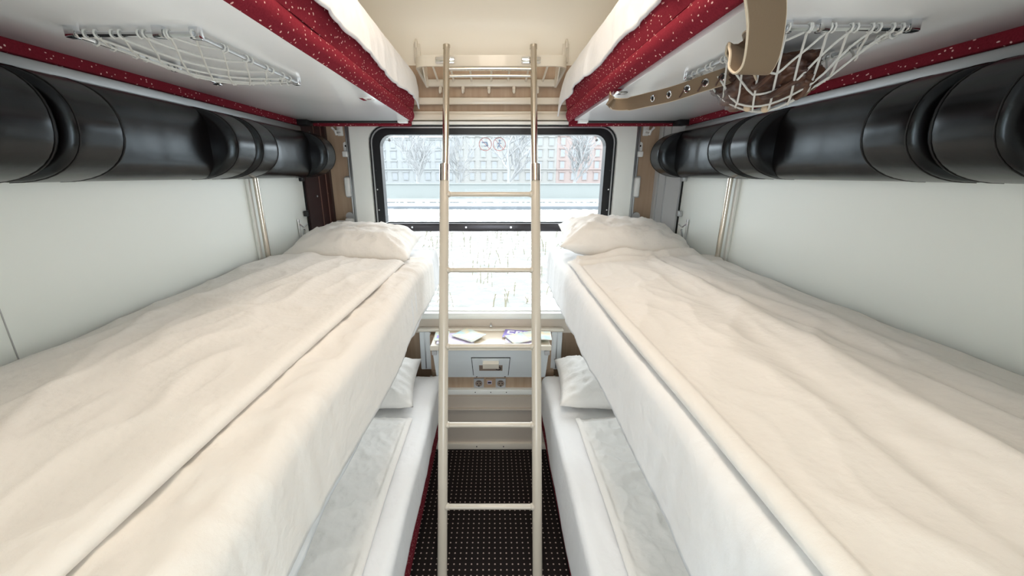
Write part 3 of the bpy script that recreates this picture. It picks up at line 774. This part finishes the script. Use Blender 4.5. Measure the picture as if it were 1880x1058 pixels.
# wall below: wood strip with sockets, trim, heater cover, kick trim
b = NB(); box(b, -.36, .36, 2.05, 2.2, -1.235, -1.12); struct('trim_15', b, M['wood'], smooth=False)
b = NB(); box(b, -.40, .40, 2.025, 2.2, -1.262, -1.228, .003)
k = struct('trim_16', b, M['surround'])
b = NB()
for x in (-.105, -.013, .08): screw(b, (x, 2.0245, -1.245), .003)
obj('screws', b, M['darkbar'], k)
b = NB(); box(b, -.42, .42, 2.02, 2.2, -1.63, -1.27); box(b, -.42, .42, 2.0, 2.1, -1.355, -1.345, .002); box(b, -.42, .42, 2.03, 2.1, -1.272, -1.262)
tag(obj('heater_cover', b, M['greige'], smooth=False), 'beige heater cover box under the wall table', 'heater')
b = NB(); box(b, -.42, .42, 2.0, 2.03, -1.63, -1.588, .003); k = struct('baseboard_front', b, M['cream'])
b = NB(); screw(b, (-.10, 2.0, -1.608), .004); screw(b, (.065, 2.0, -1.608), .004); obj('screws', b, M['darkbar'], k)
def socket(x, label):
    t = thing('power_socket', (x, 2.05, -1.226), label, 'socket', 'sockets under the table')
    b = NB(); box(b, x-.03, x+.03, 2.040, 2.052, -1.224, -1.164, .003); pt_ = obj('plate', b, M['greyplastic'], t)
    b = NB(); cyl(b, (x, 2.0385, -1.194), (x, 2.042, -1.194), .021, 20); obj('well', b, M['plate'], pt_)
    b = NB(); cyl(b, (x-.009, 2.037, -1.194), (x-.009, 2.04, -1.194), .0035, 8); cyl(b, (x+.009, 2.037, -1.194), (x+.009, 2.04, -1.194), .0035, 8)
    box(b, x-.004, x+.004, 2.037, 2.04, -1.214, -1.207); box(b, x-.012, x+.012, 2.037, 2.04, -1.180, -1.177); obj('contacts', b, M['black'], t)
socket(-.084, 'grey power socket under the wall table, left of the small port'); socket(.046, 'grey power socket under the wall table, right of the small port')
b = NB(); box(b, -.043, .004, 2.043, 2.051, -1.222, -1.166, .003); u = obj('charging_port', b, M['wood']); tag(u, 'small tan charging port plate between the two power sockets', 'socket')
b = NB(); box(b, -.033, -.007, 2.040, 2.044, -1.200, -1.178, .001); obj('port', b, M['lilac'], u)
b = NB(); box(b, -.030, -.010, 2.0385, 2.0405, -1.194, -1.184); obj('slot', b, M['darkbar'], u)
b = NB(); ball(b, (.285, 2.03, -1.20), .022, 14); tag(obj('wall_buffer', b, M['cream']), 'cream round buffer beside the right ladder stile under the table', 'buffer')

# leaflets on the table
def leaflet(cx, cy, z, wx, wy, rot, m, label, marks=(), th=.004, rx=0):
    R = Matrix.Translation((cx, cy, z)) @ Matrix.Rotation(rot, 4, 'Z') @ Matrix.Rotation(rx, 4, 'Y')
    t = bpy.data.objects.new('leaflet', None); link(t, None, (cx, cy, z)); tag(t, label, 'leaflet', 'leaflets on the table')
    b = NB(); box(b, -wx/2, wx/2, -wy/2, wy/2, 0, th, .0008); bmesh.ops.transform(b, matrix=R, verts=b.verts[:]); obj('cover', b, m, t)
    b = NB(); box(b, -wx/2+.001, wx/2+.002, -wy/2-.0015, wy/2+.001, .0008, th-.0008); bmesh.ops.transform(b, matrix=R, verts=b.verts[:]); obj('pages', b, M['paper'], t)
    for (nm, mm, rects) in marks:
        b = NB()
        for (x0, x1, y0, y1) in rects: box(b, x0*wx, x1*wx, y0*wy, y1*wy, th-.0002, th+.0006)
        bmesh.ops.transform(b, matrix=R, verts=b.verts[:]); obj(nm, b, mm, t)
zt_ = -.8775
leaflet(-.205, 1.965, zt_, .20, .14, .02, M['lilac'], 'lilac and white leaflet lying lowest on the left of the table', [('violet_block', M['purple'], [(-.40, -.22, .02, .30)])], th=.010)
leaflet(-.285, 1.985, zt_+.0108, .075, .125, .05, M['tanprint'], 'small sand coloured leaflet behind the left ladder stile', [('violet_block', M['purple'], [(-.35, .35, -.25, .05)])])
leaflet(-.135, 1.985, zt_+.0155, .145, .125, -.62, M['tanprint'], 'sand and pale blue leaflet lying crosswise on top of the left pile', [('blue_patch', M['blueprint'], [(-.1, .42, -.42, .38)])], th=.006)
leaflet(.155, 1.975, zt_, .17, .14, -.1, M['lilac'], 'lilac leaflet lying lowest on the right of the table', (), th=.006)
leaflet(.135, 2.02, zt_+.0065, .15, .11, -.2, M['purple'], 'violet leaflet with white block lettering at the back of the right pile', [('white_lettering', M['paper'], [(-.38, -.30, -.05, .36), (-.30, -.12, .26, .36), (-.30, -.12, -.05, .05), (-.06, .02, -.05, .36), (.02, .18, .26, .36), (.10, .18, .05, .30), (.24, .32, .0, .36), (.32, .44, .26, .36)])], th=.004)
leaflet(.165, 1.965, zt_+.0108, .17, .115, .42, M['blueprint'], 'pale blue and sand leaflet lying askew on top of the right pile', [('sand_patch', M['tanprint'], [(.12, .46, -.45, .45), (-.46, -.34, -.45, .45)])], th=.006)
leaflet(.285, 1.975, zt_+.0175, .07, .11, -.08, M['tanprint'], 'small sand coloured leaflet behind the right ladder stile', (), th=.005)

# ------------------------------------------------------------------ luggage nets under the upper berths
def net(s, x0, x1, ya, yb, sagf, label, ncross, nlong):
    t = thing('luggage_net', (s*(x0+x1)/2, (ya+yb)/2, .13), label, 'luggage net', 'luggage nets')
    zf = .236
    P = lambda u, v: Vector((s*(x0+(x1-x0)*u), ya+(yb-ya)*v, zf))   # u 0 wall side .. 1 aisle side
    b = NB(); tube(b, [P(0, 0), P(1, 0)], .0048, 10); obj('frame_rod', b, M['chrome'], t)
    b = NB(); tube(b, [P(1, 0), P(1, 1)], .0040, 10); obj('frame_rod', b, M['alu'], t)
    b = NB(); tube(b, [P(0, 0), P(0, 1)], .0042, 10); obj('frame_rod', b, M['chrome'], t)
    b = NB(); tube(b, [P(0, 1), P(1, 1)], .0040, 10); obj('frame_rod', b, M['chrome'], t)
    for (u, v) in ((0, 0), (.72, 0), (1, .02), (1, 1), (0, .62), (0, 1)):
        p = P(u, v); b = NB(); box(b, p.x-.009, p.x+.009, p.y-.007, p.y+.007, .229, .2485, .002); obj('bracket', b, M['chrome'], t)
    b = NB()
    def Q(u, v):
        p = P(u, v); p.z -= sagf(u, v); return p
    def wavy(u, v, k): return .004*noise.noise(Vector((u*5, v*5, k)))
    def ends(c, sg):      # where the diagonal u + v = c (sg 1) or u - v = c (sg -1) meets the frame
        out = []
        for v in (0.0, 1.0):
            u = c - sg*v
            if -1e-6 <= u <= 1+1e-6: out.append((u, v))
        for u in (0.0, 1.0):
            v = (c - u)/sg
            if 1e-6 < v < 1-1e-6: out.append((u, v))
        return out[0], out[1]
    for sg, N in ((1, ncross), (-1, nlong)):
        for k in range(1, N):
            c = (2*k/N) if sg > 0 else (-1 + 2*k/N)
            (u0, v0), (u1, v1) = ends(c, sg)
            tube(b, [Q(u0+(u1-u0)*q/18, v0+(v1-v0)*q/18) + Vector((wavy(q*.05, k*.7, sg)*math.sin(PI*q/18), wavy(q*.06, k*.9, sg+3)*math.sin(PI*q/18), 0)) for q in range(19)], .0021, 6)
            for (uu, vv) in ((u0, v0), (u1, v1)):
                p = P(uu, vv); al = vv in (0.0, 1.0)
                tube(b, [p + (Vector((0, .0066*math.cos(a), .0066*math.sin(a))) if al else Vector((.0066*math.cos(a), 0, .0066*math.sin(a)))) for a in [2*PI*q/8 for q in range(8)]], .0018, 5, closed=True)
    tag(obj('netting', b, M['cord'], t), 'pale cord netting')
net(-1, .737, .525, .775, 1.145, lambda u, v: .026*(math.sin(PI*u)*math.sin(PI*v))**.7, 'empty chrome framed luggage net under the left upper berth', 10, 9)
def sag_r(u, v):
    g = math.exp(-(((u-.58)/.55)**2 + ((v-.48)/.46)**2))
    edge = min(1, math.sin(PI*u)*1.9)*min(1, math.sin(PI*v)*1.9)
    return .010*math.sin(PI*u)*math.sin(PI*v) + .096*g*edge
net(1, .704, .495, .745, 1.09, sag_r, 'chrome framed luggage net sagging with a leather bundle under the right upper berth', 12, 11)

# leather bundle with straps in the right net
t = thing('strap_bundle', (.575, .96, .17), 'dark brown leather bundle with a broad tan eyelet strap stuffed in the right net', 'bag')
b = NB(); bmesh.ops.create_icosphere(b, subdivisions=5, radius=1)
for v in b.verts:
    p = v.co.copy(); n_ = noise.noise(p*2.2 + Vector((3, 1, 7)))*.22 + (1-abs(noise.noise(p*4.5)))**3*.16 - .06
    q = p*(1+n_)
    v.co = Vector((.587 + q.x*.066, .925 + q.y*.128, min(.226, .190 + q.z*.046)))
obj('bundle_body', b, M['bag'], t, auto=180)
random.seed(5)
for k in range(7):
    b = NB(); c = Vector((.575 + random.uniform(-.035, .035), .90 + random.uniform(-.05, .07), .162 + random.uniform(-.008, .02)))
    a0 = random.uniform(0, 6.28); rr = random.uniform(.018, .030)
    pts = [c + Vector((rr*1.1*math.cos(a0+a), rr*1.5*math.sin(a0+a), .012*math.sin(2*a+a0))) for a in [k2*.42 for k2 in range(12)]]
    tube(b, pts, .0055, 8); obj('lace', b, M['bag'] if k % 2 else M['strap'], t)
def ribbon(bm, pts, wd, w_, th=.003):
    pts = [Vector(p) for p in pts]; wd = [Vector(d).normalized() for d in wd]; rings = []
    for i, p in enumerate(pts):
        tg = (pts[min(i+1, len(pts)-1)] - pts[max(i-1, 0)]).normalized()
        d = (wd[i] - tg*wd[i].dot(tg)).normalized(); nn = tg.cross(d)
        ww = w_[i] if isinstance(w_, (list, tuple)) else w_
        rings.append([p + d*ww/2 + nn*th/2, p + d*ww/2 - nn*th/2, p - d*ww/2 - nn*th/2, p - d*ww/2 + nn*th/2])
    loft(bm, rings); return bm
def spline(ctrl, n=10):
    c = [Vector(p) for p in ctrl]; c = [c[0]*2-c[1]] + c + [c[-1]*2-c[-2]]; out = []
    for i in range(1, len(c)-2):
        for k in range(n):
            u = k/n; a, b_, d, e = c[i-1], c[i], c[i+1], c[i+2]
            out.append(.5*((2*b_) + (d-a)*u + (2*a-5*b_+4*d-e)*u*u + (-a+3*b_-3*d+e)*u**3))
    out.append(c[-2]); return out
# strap with eyelets, looping at the aisle side
cs = spline([(.555, .93, .214), (.525, .955, .211), (.49, 1.0, .203), (.455, 1.07, .195), (.425, 1.16, .196), (.395, 1.235, .197), (.365, 1.27, .203), (.350, 1.265, .212), (.356, 1.295, .225)], 8)
wdv = [Vector((0, -.25, 1)) for _ in cs]; wid = [.034 if i < 40 else .030 for i in range(len(cs))]
b = NB(); ribbon(b, cs, wdv, wid, .004); st = obj('eyelet_strap', b, M['strap'], t, auto=60)
for e in (1, -1):
    b = NB(); tube(b, [p + Vector((0, -.25, 1)).normalized()*wid[i]/2*e for i, p in enumerate(cs)], .0018, 6); obj('edge_piping', b, M['strapedge'], st)
for k in (10, 15, 20, 25, 30):
    p = cs[k]; tg = (cs[k+1]-cs[k-1]).normalized(); d = Vector((0, -.25, 1)); d = (d - tg*d.dot(tg)).normalized(); nn = tg.cross(d)
    if nn.y > 0: nn = -nn
    b = NB(); tube(b, [p + nn*.0035 + (tg*math.cos(a) + d*math.sin(a))*.0070 for a in [2*PI*q/14 for q in range(14)]], .0020, 6, closed=True); ey = obj('eyelet', b, M['chrome'], t)
    b = NB(); tube(b, [p + nn*.0022, p + nn*.0030], .0045, 12); obj('eyelet_hole', b, M['black'], ey)
for k in (3, 6, 12, 17, 22):
    p = cs[k]; b = NB(); tube(b, spline([p + Vector((.012, -.004, .02)), p + Vector((.004, -.012, .004)), p + Vector((-.006, -.010, -.016))], 4), .0018, 6); obj('cord_lacing', b, M['bag'], t)
# broad strap rising from the net toward the viewer under the berth
cs = spline([(.520, .86, .205), (.470, .80, .212), (.425, .740, .204), (.403, .702, .182), (.396, .680, .158), (.398, .660, .149), (.398, .645, .165), (.384, .625, .205), (.364, .610, .240)], 8)
wdv = [Vector((1, .15, .0)) if i > 40 else Vector((1, .15, .0)) .lerp(Vector((.45, .75, .35)), 1-max(0, i-12)/28) for i in range(len(cs))]
b = NB(); ribbon(b, cs, wdv, .052, .004); st = obj('broad_strap', b, M['strap'], t, auto=60)
for e in (1, -1):
    b = NB(); tube(b, [p + ((wdv[i].normalized() - (cs[min(i+1, len(cs)-1)]-cs[max(i-1, 0)]).normalized()*wdv[i].normalized().dot((cs[min(i+1, len(cs)-1)]-cs[max(i-1, 0)]).normalized())).normalized())*.026*e for i, p in enumerate(cs)], .0022, 6); obj('edge_piping', b, M['strapedge'], st)
for p in ((.583, .90, .135), (.566, .935, .142)):
    b = NB(); ball(b, p, .0085, 14); cyl(b, Vector(p)+Vector((0, 0, .004)), Vector(p)+Vector((0, .01, .03)), .0018, 6); obj('bead', b, M['bead'], t)

# ------------------------------------------------------------------ ceiling lamp (above the picture)
t = thing('ceiling_lamp', (0, .80, .845), 'long warm ceiling lamp between the upper berths', 'lamp')
b = NB(); box(b, -.16, .16, .32, 1.28, .862, .90, .01); obj('housing', b, M['cream'], t)
b = NB(); box(b, -.13, .13, .35, 1.25, .843, .864, .008); obj('diffuser', b, M['lampglass'], t)

# ------------------------------------------------------------------ outside: snow, road, wall, trees, houses
GZ = -2.9
b = NB(); n = 40
g = [[b.verts.new((-150 + 300*i/n, 3.2 + (170*(j/n)**2), GZ + (.18*noise.noise(Vector((i*.9, j*.5, 2))) if j < 26 else 0) - .02)) for i in range(n+1)] for j in range(n+1)]
for j in range(n):
    for i in range(n): b.faces.new((g[j][i], g[j][i+1], g[j+1][i+1], g[j+1][i]))
tag(obj('snowy_ground', b, M['snow'], auto=180), kind='structure')
b = NB(); box(b, -80, 80, 34, 46, GZ-.2, GZ+.22); rd = tag(obj('road', b, M['road'], smooth=False), kind='structure')
b = NB(); box(b, -80, 80, 38.6, 39.4, GZ+.2, GZ+.30); obj('snow_ridge', b, M['snow'], rd, smooth=False)
b = NB(); box(b, -60, 60, 49, 49.4, GZ-.1, -1.15); box(b, -60, 60, 48.9, 49.5, -1.2, -1.08)
tag(obj('boundary_wall', b, M['fence'], smooth=False), 'long pale wall beyond the snowy road outside the window', 'wall')
random.seed(11)
b = NB()
for k in range(420):
    x = random.uniform(-9, 9); y = random.uniform(7.5, 20); h_ = random.uniform(.15, .6)
    z0 = GZ-.15; dx, dy = random.uniform(-.18, .18), random.uniform(-.1, .1)
    tube(b, [(x, y, z0), (x+dx*.5, y+dy*.5, z0+.15+h_*.6), (x+dx, y+dy, z0+.15+h_)], random.uniform(.006, .016), 4)
tag(obj('dry_weeds', b, M['weed']), 'dry weed stalks poking out of the snow below the window', 'weeds', kind='stuff')

def tree(x, y, hgt, seed, label):
    random.seed(seed); b = NB()
    def grow(p, d, l, r, dep):
        pts = [p]; q = p
        for k in range(4):
            d2 = (d + Vector((random.uniform(-.25, .25), random.uniform(-.2, .2), random.uniform(-.05, .22)))).normalized()
            q = q + d2*l/4; pts.append(q); d = d2
            if dep < 4 and (k > 0 or dep > 0):
                for _ in range(2 if dep < 3 else 1):
                    a = Vector((random.uniform(-1, 1), random.uniform(-.7, .7), random.uniform(-.1, .8))).normalized()
                    grow(q, (d*.7 + a*.8).normalized(), l*random.uniform(.5, .7), r*.55, dep+1)
        tube(b, pts, [r*(1-.12*k) for k in range(5)], 4 if dep > 1 else 7)
    grow(Vector((x, y, GZ)), Vector((0, 0, 1)), hgt*.55, hgt*.022, 1)
    tag(obj('bare_tree', b, M['bark']), label, 'tree', 'bare trees outside')
tree(2.5, 58, 13, 3, 'spreading bare tree outside, between the ladder stiles')
tree(-11.5, 62, 12, 8, 'bare tree outside near the left edge of the window')
tree(12.5, 60, 12, 21, 'bare tree outside near the right edge of the window')
tree(-5.5, 66, 10, 30, 'slim bare tree outside just left of the ladder')

def house(x0, x1, y, top, m, rows, cols, label):
    t = thing('apartment_house', ((x0+x1)/2, y, GZ), label, 'building', 'houses across the road')
    b = NB(); box(b, x0, x1, y, y+10, GZ, top)
    for z in (top-.5, GZ+4.2): box(b, x0+.02, x1-.02, y-.35, y+.1, z, z+.35)
    obj('facade', b, m, t, smooth=False)
    b = NB(); extrude_poly(b, [(x0, y-.5, top+.01), (x0, y+10.5, top+.01), (x0, y+7.5, top+3.2), (x0, y+2.5, top+3.2)], (x1-x0, 0, 0)); rf = obj('roof', b, M['roofsnow'], t, smooth=False)
    for x in (x0+.25*(x1-x0), x0+.7*(x1-x0)):
        b = NB(); box(b, x-.6, x+.6, y+3, y+4.5, top+2.5, top+4.8); obj('chimney', b, m, t, smooth=False)
    first = None
    for r in range(rows):
        for c in range(cols):
            cx = x0 + (c+.5)*(x1-x0)/cols; z = GZ + 1.3 + r*(top-GZ-1.0)/rows
            if first is None:
                b = NB(); box(b, cx-.75, cx+.75, y-.18, y, z-.1, z+2.1); box(b, cx-.95, cx+.95, y-.4, y, z+2.15, z+2.4); fw = obj('window', b, m, t, smooth=False)
                b = NB(); box(b, cx-.58, cx+.58, y-.22, y-.1, z+.05, z+1.95); fp = obj('pane', b, M['glassdark'], fw, smooth=False); first = (fw, fp, cx, z)
            else:
                fw, fp, c0, z0 = first
                o = fw.copy(); COL.objects.link(o); o.parent = t; o.location = fw.location + Vector((cx-c0, 0, z-z0))
                p = fp.copy(); COL.objects.link(p); p.parent = o
house(-40, -11.02, 118, 10.0, M['facade_grey'], 4, 9, 'pale grey apartment house across the road, leftmost in the window')
house(-11, 18.48, 118, 10.8, M['facade_cream'], 4, 9, 'pale cream apartment house across the road, behind the ladder')
house(18.5, 42, 118, 11.0, M['facade_pink'], 4, 7, 'pale pink apartment house across the road, rightmost in the window')
